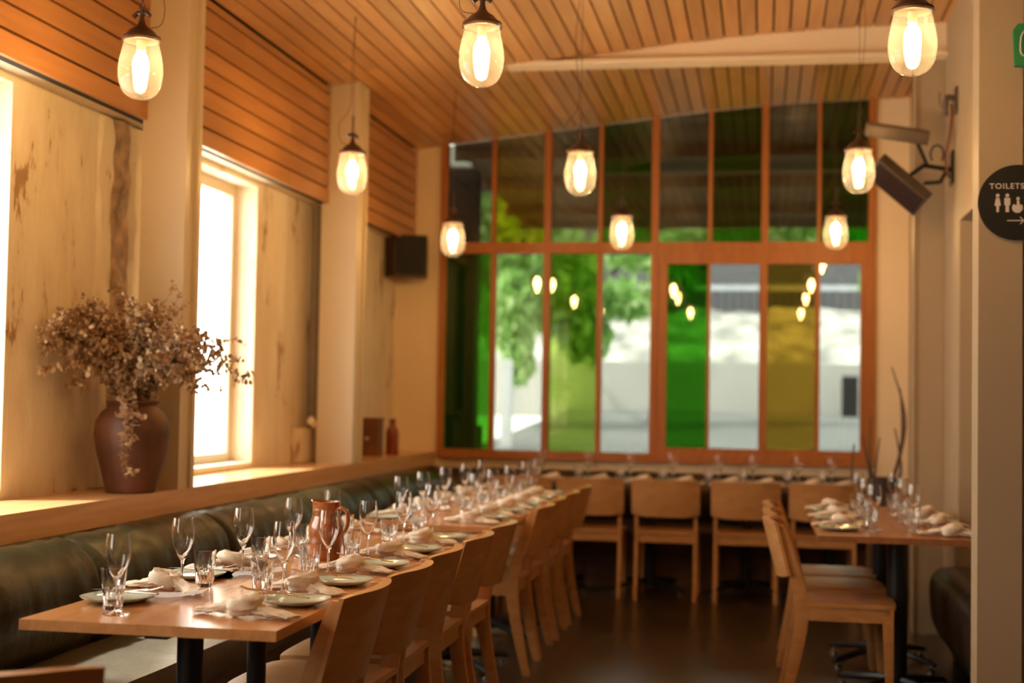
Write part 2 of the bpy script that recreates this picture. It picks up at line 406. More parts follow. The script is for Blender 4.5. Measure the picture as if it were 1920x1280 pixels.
# ------------------------------------------------------------------ far window
PX = [(-2.356, -2.017), (-1.976, -1.613), (-1.565, -1.215), (-1.175, -.817), (-.696, -.406), (-.383, -.031), (.026, .366), (.400, .684)]
UX = [(-2.356, -2.017), (-1.985, -1.613), (-1.565, -1.21), (-1.18, -.817), (-.765, -.405), (-.375, -.022), (.028, .375), (.402, .735)]
win = bpy.data.objects.new('window_4', None); COL.objects.link(win); win.location = (-.81, YB, .853); struct(win, 'large timber framed window with coloured panes in the far wall')
def wb(name, x0, x1, z0, z1, m=FRAMEW, y0=-.03, y1=.06, parent=None, bevel=.004):
    return bx(name, (x0 + .81, x1 + .81, y0, y1, z0 - .853, z1 - .853), m, parent or win, bevel)
wb('window_frame', -2.406, -2.356, .853, zc(-2.38) + .01)
wb('window_frame', .735, .784, .853, zc(.76) + .01)
wb('window_sill', -2.356, .735, .853, .917, y0=-.06)
wb('transom', -2.356, .735, 2.384, 2.463)
for a, b in ((-1.613, -1.565), (-.817, -.767), (-.031 + .006, .026)): wb('mullion', a, b, .917, 2.384, y0=-.035)
for a, b in ((-1.613, -1.565), (-.817, -.765), (-.022, .028)): wb('mullion', a, b, 2.463, zc(a) + .01, y0=-.035)
for a, b in ((-2.017, -1.976), (-1.215, -1.175)): wb('glazing_bar', a, b, .917, 2.384, y0=-.015, y1=.04)
for a, b in ((-2.017, -1.985), (-1.21, -1.18), (-.405, -.375), (.375, .402)): wb('glazing_bar', a, b, 2.463, zc(a) + .01, y0=-.015, y1=.04)
P_CLR = panemat('clear_pane', (.44, .47, .46), .02); P_GRN = panemat('deep_green_pane', (.085, .22, .045), .02); P_PGR = panemat('pale_green_pane', (.27, .34, .14), .02)
P_YEL = panemat('yellow_pane', (.27, .22, .075), .02); P_UCL = panemat('upper_clear_pane', (.27, .30, .24), .06); P_UGR = panemat('upper_green_pane', (.055, .21, .035), .05)
P_UYE = panemat('upper_yellow_pane', (.30, .26, .05), .06); P_GRY = panemat('grey_pane', (.22, .23, .20), .05)
low = [(P_GRN, 'deep green'), (P_CLR, 'clear'), (P_PGR, 'pale green'), (P_CLR, 'clear'), (P_GRN, 'deep green'), (P_CLR, 'clear'), (P_YEL, 'yellow'), (P_CLR, 'clear')]
upp = [(P_GRY, 'grey'), (P_UYE, 'yellow'), (P_UCL, 'clear'), (P_UGR, 'green'), (P_UCL, 'clear'), (P_UGR, 'green'), (P_UCL, 'clear'), (P_UGR, 'green')]
for i in range(4):
    p = wb('pane', PX[i][0], PX[i][1], .917, 2.384, low[i][0], .01, .016, bevel=0); p['label'] = low[i][1] + ' glass pane'
for (x0, x1, ps, st) in ((-.767, -.025, (4, 5), .071), (.026, .735, (6, 7), .05)):
    sx = (x0 + x1) / 2
    s = wb('sash', x0, x0 + (PX[ps[0]][0] - x0) , .917, 2.384, y0=-.02, y1=.03)
    def sp(a, b, c, d, m=FRAMEW, y0=-.02, y1=.03, nm='sash_rail', bev=.003):
        return bx(nm, (a + .81, b + .81, y0, y1, c - .853, d - .853), m, s, bev)
    sp(PX[ps[0]][0], x1, .917, .963); sp(PX[ps[0]][0], x1, 2.305, 2.384); sp(PX[ps[1]][1], x1, .963, 2.305)
    sp(PX[ps[0]][1], PX[ps[1]][0], .963, 2.305, y0=-.012)
    for q in ps:
        o = sp(PX[q][0], PX[q][1], .963, 2.305, low[q][0], .005, .011, 'pane', 0); o['label'] = low[q][1] + ' glass pane'
for i, (a, b) in enumerate(UX):
    bm = bmesh.new(); v = []
    for X in (a, b):
        for Y in (.01, .016):
            for Z in (2.463 - .853, zc(X) - .853): v.append(bm.verts.new((X + .81, Y, Z)))
    for f in ((0, 1, 3, 2), (4, 6, 7, 5), (0, 4, 5, 1), (2, 3, 7, 6), (0, 2, 6, 4), (1, 5, 7, 3)): bm.faces.new([v[k] for k in f])
    bmesh.ops.recalc_face_normals(bm, faces=bm.faces[:])
    o = obj('upper_pane', bm, upp[i][0], win, 0); o['label'] = upp[i][1] + ' glass pane under the ceiling'

# ------------------------------------------------------------------ outside
struct(bx('ground_left', (-60, -3.3, -25, 80, -.35, -.3), PALEC), 'pale sunlit paving outside the left windows')
bm = bmesh.new(); prism(bm, [(10.6, .2), (11, .5), (24, 1.13), (24, -.5), (10.6, -.5)], 'x', -3.25, 22)
struct(obj('ground_yard', bm, ASPH, smooth=0), 'grey asphalt yard beyond the far window')
tag(bx('retaining_wall', (-6.3, 20, 24, 24.4, 1.0, 1.96), CONC, bevel=.02), 'pale low retaining wall across the yard outside', 'wall')
bm = bmesh.new(); gx, gy = 90, 12; g = []
for j in range(gy + 1):
    row = []
    for i in range(gx + 1):
        X = -6.6 + 26.6 * i / gx; Y = 24.62 + 2.0 * j / gy; n_ = noise.noise(Vector((X * 1.3, Y * 1.5, 2))) + .5 * noise.noise(Vector((X * 3.3, Y * 3.5, 5)))
        row.append(bm.verts.new((X, Y + .25 * n_, 1.85 + 1.15 * j / gy + .22 * n_)))
    g.append(row)
for j in range(gy):
    for i in range(gx): bm.faces.new((g[j][i], g[j][i + 1], g[j + 1][i + 1], g[j + 1][i]))
tag(obj('rock_bank', bm, ROCK), 'pale rocky bank above the retaining wall outside', 'bank')
t = thing('railing', 'dark bar railing on top of the rocky bank outside', 'railing', (-2, 26.75, 2.88))
bm = bmesh.new(); X = -5
while X < 14: box(bm, X - .024, X + .024, -.012, .012, 0, .5); X += .15
o = obj('baluster', bm, RAILM, t, 0); o['kind'] = 'stuff'
bx('top_rail', (-5, 14, -.03, .03, .5, .60), mat('rail_pale', (.55, .56, .6), .5), t); bx('bottom_rail', (-5, 14, -.02, .02, .0, .04), RAILM, t)
tag(bx('distant_building', (-7.6, 16, 31, 36, 1.5, 6.5), GREYB), 'grey building beyond the railing outside', 'building')
struct(bx('ground_upper', (-7.0, 20, 26.5, 40, 2.6, 2.95), ASPH))
# veranda roof
t = thing('veranda_roof', 'dark corrugated veranda roof outside the far window', 'roof', (-.8, 10.62, 3.68)); t.rotation_euler = (-.062, 0, 0)
bm = bmesh.new(); Y = 0; ridge = []
while Y < 5.3: ridge.append((Y, .035 * math.sin(Y * 2 * PI / .27))); Y += .0675
prism(bm, [(y, z) for y, z in ridge] + [(y, z + .03) for y, z in ridge[::-1]], 'x', -1.95, 8); obj('corrugated_sheet', bm, SOFF, t, 60)
for k in range(4): bx('rafter', (-1.95, 8, .5 + 1.3 * k, .58 + 1.3 * k, -.14, -.04), DARKW, t)
bx('fascia', (-1.95, 8, 5.28, 5.32, -.12, .12), SOFF, t)
p = thing('veranda_post', 'dark veranda post outside the leftmost green pane', 'post', (-2.56, 11.6, .45))
bx('post_shaft', (-.24, .21, -.1, .1, 0, 2.75), BLACKM, p, .01); bx('planter', (-.26, .24, -.17, .17, 0, .62), BLACKM, p, .02)
tag(bx('bollard', (-2.95, -2.83, 16, 16.12, .5, 1.75), WHITEO, bevel=.01), 'white post standing in the yard left', 'post')
tag(bx('bin', (1.25, 1.5, 23.3, 23.6, 1.05, 1.75), BLACKM, bevel=.03), 'dark bin standing against the retaining wall outside', 'bin')
tag(bx('white_strip', (-.9, .6, 16.0, 16.3, .745, .76), WHITEO, mtx=Matrix.Translation((-.3, 16, .75)) @ Matrix.Rotation(.35, 4, 'Z') @ Matrix.Rotation(.048, 4, 'X') @ Matrix.Translation((.3, -16, -.75))), 'flat white strip on the asphalt outside', 'road marking')  # plain white strip laid flat on the yard
def leafcloud(bm, c, rad, n, size, r):
    for _ in range(n):
        while True:
            v = Vector((r.uniform(-1, 1), r.uniform(-1, 1), r.uniform(-1, 1)))
            if v.length < 1: break
        p = Vector(c) + Vector((v.x * rad[0], v.y * rad[1], v.z * rad[2]))
        q = Euler((r.uniform(0, 6), r.uniform(0, 6), r.uniform(0, 6))).to_matrix(); s = size * r.uniform(.6, 1.3)
        vs = [bm.verts.new(p + q @ Vector(w)) for w in ((-s, 0, 0), (0, -s * .5, 0), (s, 0, 0), (0, s * .5, 0))]; bm.faces.new(vs)
def tree(label, base, clouds, seed, size=.11):
    r = random.Random(seed); t = thing('tree', label, 'tree', base)
    bm = bmesh.new(); top = Vector(clouds[0][0]) - Vector(base)
    tube(bm, spline([(0, 0, 0), top * .5 + Vector((.1, 0, 0)), top]), [.05] * 7 + [.035] * 6, 8)
    for c, rad, n in clouds[1:]:
        e = Vector(c) - Vector(base); tube(bm, spline([top * .6, (top * .6 + e) / 2 + Vector((0, 0, .1)), e], 4), .03, 6)
    obj('trunk', bm, BARK, t)
    bm = bmesh.new()
    for c, rad, n in clouds: leafcloud(bm, Vector(c) - Vector(base), rad, n, size, r)
    o = obj('foliage', bm, GREENL, t, 0); o['kind'] = 'stuff'
tree('leafy bright green tree seen through the second lower pane', (-5.6, 21, .9), [((-3.9, 19.5, 3.3), (.7, .7, .9), 1300), ((-3.4, 19, 2.5), (.42, .4, .6), 600), ((-3.25, 19, 1.9), (.22, .3, .4), 220), ((-3.0, 19, 3.6), (.6, .6, .5), 500)], 1)
tree('green tree filling the pale green pane outside', (-2.9, 24.0, 1.9), [((-2.75, 19.5, 2.9), (.6, .6, .8), 1100), ((-2.5, 20, 2.2), (.4, .4, .4), 350), ((-1.9, 20, 2.7), (.55, .4, .3), 260), ((-1.7, 20.5, 3.55), (.8, .6, .4), 500)], 2)
tree('small green tree seen through the rightmost clear pane', (1.9, 21.5, 1.0), [((1.65, 20, 2.9), (.35, .4, .5), 420), ((1.55, 20, 2.35), (.16, .2, .3), 120), ((1.2, 21, 3.7), (.9, .6, .3), 400)], 4)
tree('tall tree behind the saturated green pane outside', (-1.62, 21.0, .9), [((-1.6, 21.0, 3.8), (.5, .6, .35), 360), ((-.8, 20.5, 3.8), (.6, .6, .35), 300), ((-1.25, 20, 3.2), (.35, .4, .5), 420), ((.1, 21, 3.9), (.7, .5, .25), 300)], 5)
tree('dense green shrub tree beside the veranda post', (-3.2, 14.5, .6), [((-3.1, 14, 2.2), (.24, .4, 1.3), 900), ((-3.1, 14, 1.1), (.24, .4, .8), 500)], 6, .07)

# ------------------------------------------------------------------ benches
def backrest(name, y0, y1, m, parent, seed, along='y', x_off=0):
    prof = [(.0, .44), (.035, .50), (.05, .58), (.045, .66), (.015, .73), (-.05, .782), (-.11, .800), (-.165, .795), (-.19, .76), (-.19, .44)]
    prof = [(p.x, p.y) for p in spline([(a, b, 0) for a, b in prof], 3)]
    L = y1 - y0; ny = int(L / .018); bm = bmesh.new(); g = []
    for i in range(ny + 1):
        u = i / ny; Y = y0 + L * u; row = []
        d = min(u, 1 - u) * L; rnd_ = min(1, d / .035) ** .5
        for k, (a, z) in enumerate(prof):
            front = 1 if a > -.1 else 0
            w = noise.noise(Vector((Y * 11 + seed, z * 1.6, seed))); w2 = noise.noise(Vector((Y * 27, z * 2.2, seed + 4)))
            env = max(0, min(1, (z - .45) / .2)) * (1 if a > -.14 else .3)
            dd = .017 * w * env + .007 * w2 * env
            aa = -.09 + (a + .09 + dd * front) * (.45 + .55 * rnd_) ; zz = .6 + (z - .6 + dd * (1 - front) * .5 + .008 * noise.noise(Vector((Y * 3, 0, seed)))) * (.93 + .07 * rnd_)
            row.append(bm.verts.new((aa, Y, zz)))
        g.append(row)
    n = len(prof)
    for a, b in zip(g, g[1:]):
        for k in range(n - 1): bm.faces.new((a[k], a[k + 1], b[k + 1], b[k]))
    bm.faces.new(g[0]); bm.faces.new(g[-1][::-1]); bmesh.ops.recalc_face_normals(bm, faces=bm.faces[:])
    return obj(name, bm, m, parent, 60)
def seatcushion(name, y0, y1, x0, x1, z0, z1, m, parent, seed=0):
    bm = bmesh.new(); nx, ny = 16, int((y1 - y0) / .05); g = []
    prof = [(x0, z0), (x0, z1 - .01)] + [(x0 + (x1 - x0) * t, z1 + .012 * math.sin(PI * t)) for t in (.1, .25, .4, .55, .7, .82, .9)] + [(x1 - .012, z1 - .002), (x1, z1 - .025), (x1 + .004, (z0 + z1) / 2), (x1 - .01, z0)]
    for i in range(ny + 1):
        Y = y0 + (y1 - y0) * i / ny; row = []
        for a, z in prof:
            w = noise.noise(Vector((a * 6, Y * 3, seed))) * .008
            row.append(bm.verts.new((a, Y, z + (w if z > z0 + .04 else 0))))
        g.append(row)
    n = len(prof)
    for a, b in zip(g, g[1:]):
        for k in range(n - 1): bm.faces.new((a[k], a[k + 1], b[k + 1], b[k]))
        bm.faces.new((a[n - 1], a[0], b[0], b[n - 1]))
    bm.faces.new(g[0]); bm.faces.new(g[-1][::-1]); bmesh.ops.recalc_face_normals(bm, faces=bm.faces[:])
    return obj(name, bm, m, parent, 50)
t = thing('upholstered_bench', 'long green leather banquette running under the window ledge', 'bench', (-2.24, 0, 0))
for k, (a, b) in enumerate(((-2.9, .5), (.51, 3.05), (3.06, 4.55), (4.56, 5.72), (5.73, 7.0), (7.01, 8.33), (8.34, 9.85))): backrest('back_cushion', a, b, LEATH, t, k * 3.7)
for k, (a, b) in enumerate(((-2.9, .5), (.505, 3.05), (3.055, 5.72), (5.725, 8.33), (8.335, 9.85))): seatcushion('seat_cushion', a, b, -.02, .43, .335, .45, LEATH2, t, k)
bx('bench_base', (-.2, .37, -2.9, 9.85, 0, .335), DARKW, t)
t = thing('upholstered_bench', 'dark banquette along the far wall below the coloured window', 'bench', (-.75, 10.25, 0), PI / 2 * 3)
# local +x (front) points to -Y
o = backrest('back_cushion', -1.68, 1.45, LEATHD, t, 21); o.location = (0, 0, -.015)
seatcushion('seat_cushion', -1.68, 1.45, -.02, .36, .335, .45, LEATHD, t, 9); bx('bench_base', (-.17, .3, -1.68, 1.45, 0, .335), DARKW, t)
t = thing('upholstered_bench', 'dark brown padded bench seat in the recess behind the right table', 'bench', (.87, 0, 0))
bm = bmesh.new()
prof = [(.05, .10), (.0, .20), (-.012, .32), (-.005, .41), (.03, .46), (.1, .478), (.7, .478), (.7, .10)]
pp = [(p.x, p.y) for p in spline([(a, b, 0) for a, b in prof[:6]], 4)] + prof[6:]
g = []
for i in range(42):
    Y = 5.77 + 2.0 * i / 41; e = min(1, min(i, 41 - i) / 2.2) ** .5
    g.append([bm.verts.new((.35 + (a - .35) * (.93 + .07 * e) + .008 * noise.noise(Vector((Y * 14, z * 3, 3))), Y, .25 + (z - .25) * (.9 + .1 * e) + .006 * noise.noise(Vector((a * 5, Y * 5, 1))))) for a, z in pp])
for a, b in zip(g, g[1:]):
    for k in range(len(pp)): bm.faces.new((a[k], a[(k + 1) % len(pp)], b[(k + 1) % len(pp)], b[k]))
bm.faces.new(g[0]); bm.faces.new(g[-1][::-1]); bmesh.ops.recalc_face_normals(bm, faces=bm.faces[:])
obj('seat_cushion', bm, LEATHD, t, 50)
for y in (5.95, 7.6):
    bx('leg', (.1, .14, y, y + .04, 0, .1), CHAIRW, t)

# ------------------------------------------------------------------ tables
def table(label, x0, x1, y0, y1, peds, star=True, top=TABLEW, axis='y'):
    cx, cy = (x0 + x1) / 2, (y0 + y1) / 2
    t = thing('dining_table', label, 'table', (cx, cy, 0), group='long dining tables')
    bx('tabletop', (x0 - cx, x1 - cx, y0 - cy, y1 - cy, .714, .74), top, t, .004)
    for (px, py, r) in peds:
        bm = bmesh.new(); lathe(bm, [(0, .05), (r, .05), (r, .70), (0, .70)], 20, (px - cx, py - cy, 0)); p = obj('pedestal', bm, BLACKM, t)
        bm = bmesh.new(); box(bm, px - cx - .2, px - cx + .2, py - cy - .03, py - cy + .03, .696, .714); box(bm, px - cx - .03, px - cx + .03, py - cy - .22, py - cy + .22, .696, .714); obj('top_bracket', bm, BLACKM, p)
        if star:
            for k in range(4):
                a = PI / 4 + k * PI / 2
                bm = bmesh.new(); c = Vector((px - cx, py - cy, 0)); d = Vector((math.cos(a), math.sin(a), 0))
                tube(bm, [c + Vector((0, 0, .085)), c + d * .12 + Vector((0, 0, .075)), c + d * .31 + Vector((0, 0, .048)), c + d * .335 + Vector((0, 0, .04))], [.026, .024, .018, .012], 8, .8); obj('foot', bm, BLACKM, p)
                bm = bmesh.new(); lathe(bm, [(0, 0), (.02, 0), (.02, .012), (.008, .02), (.008, .045), (0, .045)], 12, c + d * .31); obj('glide', bm, CHROME, p)
    return t
table('near long table by the green bench, with the brown pitcher', -1.79, -1.13, 3.25, 5.77, [(-1.46, 3.53, .034), (-1.46, 4.03, .028), (-1.46, 4.6, .02), (-1.46, 5.4, .03)])
table('second long table by the green bench, nearer the far wall', -1.79, -1.13, 6.11, 8.55, [(-1.46, 6.7, .034), (-1.46, 7.7, .034)])
table('table at the right beside the pillar and padded bench', .237, .937, 6.22, 8.1, [(.60, 6.6, .045), (.60, 7.45, .045)], top=TABLED)
table('left table of the two along the far wall', -1.72, -.37, 9.6, 10.08, [(-1.4, 9.8, .034), (-.75, 9.8, .034)], top=DARKW)
table('right table of the two along the far wall', -.36, .70, 9.6, 10.08, [(-.1, 9.8, .034), (.45, 9.8, .034)], top=DARKW)

# ------------------------------------------------------------------ chairs
def make_chair():
    t = thing('dining_chair', '', 'chair')
    # seat board with rounded corners, slightly dished
    bm = bmesh.new(); nx, ny = 12, 12; top = []; bot = []
    def sh(u, v):
        x = -.20 + .43 * u; w = .215 - .012 * (1 - u)
        if u > .85: w -= .02 * ((u - .85) / .15) ** 2
        y = (2 * v - 1) * w
        dish = -.010 * (1 - (2 * v - 1) ** 2) * math.sin(PI * min(1, u * 1.1))
        xr = x - (.012 * (2 * v - 1) ** 4 if u > .9 else 0)
        return xr, y, dish - (.006 * max(0, (u - .85) / .15) ** 2)
    for i in range(nx + 1):
        ra, rb = [], []
        for j in range(ny + 1):
            x, y, d = sh(i / nx, j / ny); ra.append(bm.verts.new((x, y, .450 + d))); rb.append(bm.verts.new((x, y, .430 + d * .5)))
        top.append(ra); bot.append(rb)
    for i in range(nx):
        for j in range(ny):
            bm.faces.new((top[i][j], top[i + 1][j], top[i + 1][j + 1], top[i][j + 1])); bm.faces.new((bot[i][j], bot[i][j + 1], bot[i + 1][j + 1], bot[i + 1][j]))
    for i in range(nx):
        bm.faces.new((top[i][0], bot[i][0], bot[i + 1][0], top[i + 1][0])); bm.faces.new((top[i][ny], top[i + 1][ny], bot[i + 1][ny], bot[i][ny]))
    for j in range(ny):
        bm.faces.new((top[0][j], top[0][j + 1], bot[0][j + 1], bot[0][j])); bm.faces.new((top[nx][j], bot[nx][j], bot[nx][j + 1], top[nx][j + 1]))
    obj('seat', bm, CHAIRW, t, 40)
    bm = bmesh.new(); box(bm, -.17, .20, -.203, -.180, .372, .430); box(bm, -.17, .20, .180, .203, .372, .430); box(bm, .178, .20, -.18, .18, .372, .430); box(bm, -.185, -.165, -.18, .18, .372, .430)
    obj('seat_frame', bm, CHAIRW, t, bevel=.003)
    for s in (-1, 1):
        bm = bmesh.new(); a = s * .203; b = s * .170
        vs = []
        for (x0, x1, z, ya, yb) in ((.186, .213, 0, a * .99, s * .178), (.165, .213, .40, a, b), (.165, .213, .430, a, b)):
            vs.append([bm.verts.new(p) for p in ((x0, ya, z), (x1, ya, z), (x1, yb, z), (x0, yb, z))])
        for p, q in zip(vs, vs[1:]):
            for k in range(4): bm.faces.new((p[k], p[(k + 1) % 4], q[(k + 1) % 4], q[k]))
        bm.faces.new(vs[0]); bm.faces.new(vs[-1]); bmesh.ops.recalc_face_normals(bm, faces=bm.faces[:])
        obj('leg', bm, CHAIRW, t, 30, bevel=.003)
        # rear leg and stile in one sabre curve
        bm = bmesh.new()
        L = spline([(-.262, 0, 0), (-.232, .15, 0), (-.205, .32, 0), (-.200, .44, 0), (-.222, .56, 0), (-.258, .70, 0), (-.276, .775, 0)], 3)
        Wd = lerpl([.036, .046, .056, .058, .052, .040, .026], 3)
        rows = []
        for p, w in zip(L, Wd):
            rows.append([bm.verts.new(q) for q in ((p.x, s * .205, p.y), (p.x + w, s * .205, p.y), (p.x + w, s * .181, p.y), (p.x, s * .181, p.y))])
        for p, q in zip(rows, rows[1:]):
            for k in range(4): bm.faces.new((p[k], p[(k + 1) % 4], q[(k + 1) % 4], q[k]))
        bm.faces.new(rows[0]); bm.faces.new(rows[-1]); bmesh.ops.recalc_face_normals(bm, faces=bm.faces[:])
        obj('leg', bm, CHAIRW, t, 30, bevel=.003)
    # curved backrest, crescent seen from above
    bm = bmesh.new(); nu, nv = 24, 10; F_, B_ = [], []
    for j in range(nv + 1):
        v = j / nv; z = .545 + .245 * v; base = -.222 - (z - .56) * .255
        fr, br = [], []
        for i in range(nu + 1):
            u = 2 * i / nu - 1; y = u * .222
            sag = .052 * (1 - u * u); th = .010 + .020 * (1 - u * u) * (.4 + .6 * v)
            zz = z + (.018 * (abs(u) ** 5) if j == 0 else 0) - (.006 * abs(u) ** 6 if j == nv else 0)
            xb = base - .006 - sag
            br.append(bm.verts.new((xb - .004, y, zz))); fr.append(bm.verts.new((xb + th, y * .995, zz)))
        F_.append(fr); B_.append(br)
    for j in range(nv):
        for i in range(nu):
            bm.faces.new((F_[j][i], F_[j][i + 1], F_[j + 1][i + 1], F_[j + 1][i])); bm.faces.new((B_[j][i], B_[j + 1][i], B_[j + 1][i + 1], B_[j][i + 1]))
    for i in range(nu):
        bm.faces.new((F_[nv][i], F_[nv][i + 1], B_[nv][i + 1], B_[nv][i])); bm.faces.new((F_[0][i], B_[0][i], B_[0][i + 1], F_[0][i + 1]))
    for j in range(nv):
        bm.faces.new((F_[j][0], F_[j + 1][0], B_[j + 1][0], B_[j][0])); bm.faces.new((F_[j][nu], B_[j][nu], B_[j + 1][nu], F_[j + 1][nu]))
    bmesh.ops.recalc_face_normals(bm, faces=bm.faces[:])
    obj('backrest', bm, CHAIRW, t, 40)
    return t
CH = make_chair()
LC = [3.73, 4.21, 4.71, 5.24, 5.78, 6.84, 7.31, 7.86, 8.40]
for i, y in enumerate(LC):
    place(CH, (-1.335 + [0, .006, -.004, .003, 0, .005, -.005, 0, .004][i], y, 0), PI + [.01, -.02, .015, 0, -.02, .03, 0, .02, -.01][i],
          'wooden chair %s from the camera in the aisle row of the left tables' % ORD[i] if i < 8 else 'wooden chair farthest from the camera in the aisle row of the left tables', group='aisle side chairs of the left tables')
for i, x in enumerate((-1.59, -1.115, -.615, -.105, .395)):
    place(CH, (x, 9.60, 0), PI / 2 + [0, .01, -.01, .015, 0][i], '%s of five wooden chairs with backs to us at the far wall tables' % ['leftmost', 'second from left', 'middle', 'second from right', 'rightmost'][i], group='chairs at the far wall tables')
for i, y in enumerate((6.47, 7.0, 7.52)):
    place(CH, (.345, y, 0), [0, .02, -.02][i], 'wooden chair in profile, %s of three at the right table' % ['nearest', 'middle', 'farthest'][i], group='chairs at the right table')
place(CH, (-1.555, 2.63, 0), PI / 2 + .60, 'blurred wooden chair at the head of the near table, bottom left corner')

# ------------------------------------------------------------------ tableware
def make_wine():
    bm = bmesh.new()
    outer = [(0, 0), (.033, .0), (.0345, .0015), (.030, .0035), (.012, .007), (.0045, .012), (.0036, .03), (.0036, .068), (.006, .082), (.014, .096), (.0235, .114), (.0305, .134), (.0325, .149), (.0320, .165), (.0295, .186), (.0272, .203)]
    inner = [(.0262, .203), (.0285, .186), (.0310, .165), (.0315, .149), (.0295, .134), (.0225, .115), (.012, .097), (.005, .087), (0, .084)]
    lathe(bm, outer + inner, 28)
    bmesh.ops.recalc_face_normals(bm, faces=bm.faces[:])
    o = obj('wine_glass', bm, GLASS, None, 60); return tag(o, '', 'wine glass')
def make_tumbler():
    bm = bmesh.new(); n = 48
    prof = [(0, 0, 0), (.023, 0, 0), (.0245, .003, .4), (.0262, .02, 1), (.0285, .048, 1), (.0300, .060, .6), (.0305, .066, 0), (.0325, .09, 0), (.0335, .105, 0), (.0325, .1055, 0), (.0312, .09, 0), (.0288, .066, 0), (.0262, .045, 0), (.0238, .018, 0), (.0215, .011, 0), (0, .010, 0)]
    rings = []
    for r, z, fl in prof:
        if r == 0: rings.append([bm.verts.new((0, 0, z))]); continue
        ring = []
        for i in range(n):
            a = 2 * PI * i / n; q = r * (1 - fl * .13 * (1 if i % 4 in (0,) else (0 if i % 4 == 2 else .5)))
            ring.append(bm.verts.new((q * math.cos(a), q * math.sin(a), z)))
        rings.append(ring)
    for a, b in zip(rings, rings[1:]):
        for i in range(n):
            j = (i + 1) % n
            if len(a) == 1: bm.faces.new((a[0], b[j], b[i]))
            elif len(b) == 1: bm.faces.new((a[i], a[j], b[0]))
            else: bm.faces.new((a[i], a[j], b[j], b[i]))
    bmesh.ops.recalc_face_normals(bm, faces=bm.faces[:])
    o = obj('tumbler', bm, GLASS, None, 28); return tag(o, '', 'tumbler')
def make_plate():
    bm = bmesh.new(); n = 40
    prof = [(0, .0), (.045, 0), (.05, .002), (.075, .008), (.090, .016), (.0915, .0185), (.089, .0185), (.074, .0115), (.05, .0065), (0, .0055)]
    rings = []
    for r, z in prof:
        if r == 0: rings.append([bm.verts.new((0, 0, z))]); continue
        ring = []
        for i in range(n):
            a = 2 * PI * i / n; k = 1 + (.07 * abs(math.sin(2 * a)) ** 1.5 if r > .06 else 0)
            ring.append(bm.verts.new((r * k * math.cos(a), r * k * math.sin(a), z)))
        rings.append(ring)
    for a, b in zip(rings, rings[1:]):
        for i in range(n):
            j = (i + 1) % n
            if len(a) == 1: bm.faces.new((a[0], b[j], b[i]))
            elif len(b) == 1: bm.faces.new((a[i], a[j], b[0]))
            else: bm.faces.new((a[i], a[j], b[j], b[i]))
    bmesh.ops.recalc_face_normals(bm, faces=bm.faces[:])
    return tag(obj('side_plate', bm, PLATE, None, 40), '', 'plate')
def make_napkin(seed):
    r = random.Random(seed); bm = bmesh.new(); j = lambda s: r.uniform(-s, s)
    tail1 = [(-.135, .03 + j(.02), .010), (-.10, .012, .014), (-.06, .004, .020), (-.028, .0, .030)]
    knot = [(-.028, 0, .030), (.004, -.026, .034), (.030, -.004, .040), (.010, .026, .038), (-.022, .016, .026), (-.012, -.016, .020), (.030, -.006, .022)]
    tail2 = [(.030, -.006, .022), (.065, .004, .018), (.10, .0, .014), (.145, -.022 + j(.02), .009)]
    tube(bm, spline(tail1, 6), lerpl([.028, .022, .019, .018], 6), 16, lerpl([.10, .40, .65, .8], 6), wr=.17, seed=seed)
    tube(bm, spline(knot, 6), lerpl([.018, .022, .024, .024, .021, .018, .017], 6), 16, .85, wr=.13, seed=seed + 1)
    tube(bm, spline(tail2, 6), lerpl([.017, .021, .028, .034], 6), 16, lerpl([.8, .6, .32, .08], 6), wr=.18, seed=seed + 2)
    bmesh.ops.recalc_face_normals(bm, faces=bm.faces[:])
    o = obj('napkin', bm, LINEN, None, 70)
    for v in o.data.vertices:
        p = v.co * 38 + Vector((seed * 7, 0, 0)); q = v.co * 95
        v.co += v.normal * (.0045 * noise.noise(p) + .0022 * noise.noise(q))
    zm = min(v.co.z for v in o.data.vertices)
    for v in o.data.vertices: v.co.z -= zm
    return tag(o, '', 'napkin')
def make_fork():
    bm = bmesh.new()
    tube(bm, spline([(-.095, 0, .003), (-.05, 0, .004), (0, 0, .006), (.035, 0, .0065), (.055, 0, .004)], 4), lerpl([.0065, .0078, .0045, .0048, .0125], 4), 8, .4)
    for k in range(4):
        y = (k - 1.5) * .0066
        tube(bm, [(.053, y, .004), (.072, y, .0045), (.092, y * .95, .009)], [.0024, .0022, .0014], 6, .8)
    return tag(obj('fork', bm, STEEL, None, 60), '', 'fork')
def make_knife():
    bm = bmesh.new()
    tube(bm, spline([(-.105, 0, .003), (-.05, 0, .0035), (.0, 0, .003)], 4), lerpl([.0075, .0075, .0055], 4), 8, .5)
    prism(bm, [(0, -.007), (.07, -.010), (.098, -.006), (.108, .003), (.09, .008), (0, .007)], 'z', .002, .0036)
    return tag(obj('table_knife', bm, STEEL, None, 60), '', 'knife')
WG, TB, PL, FK, KN = make_wine(), make_tumbler(), make_plate(), make_fork(), make_knife()
NK = [make_napkin(s) for s in (1, 2, 3)]
r = random.Random(11); ZT = .7403
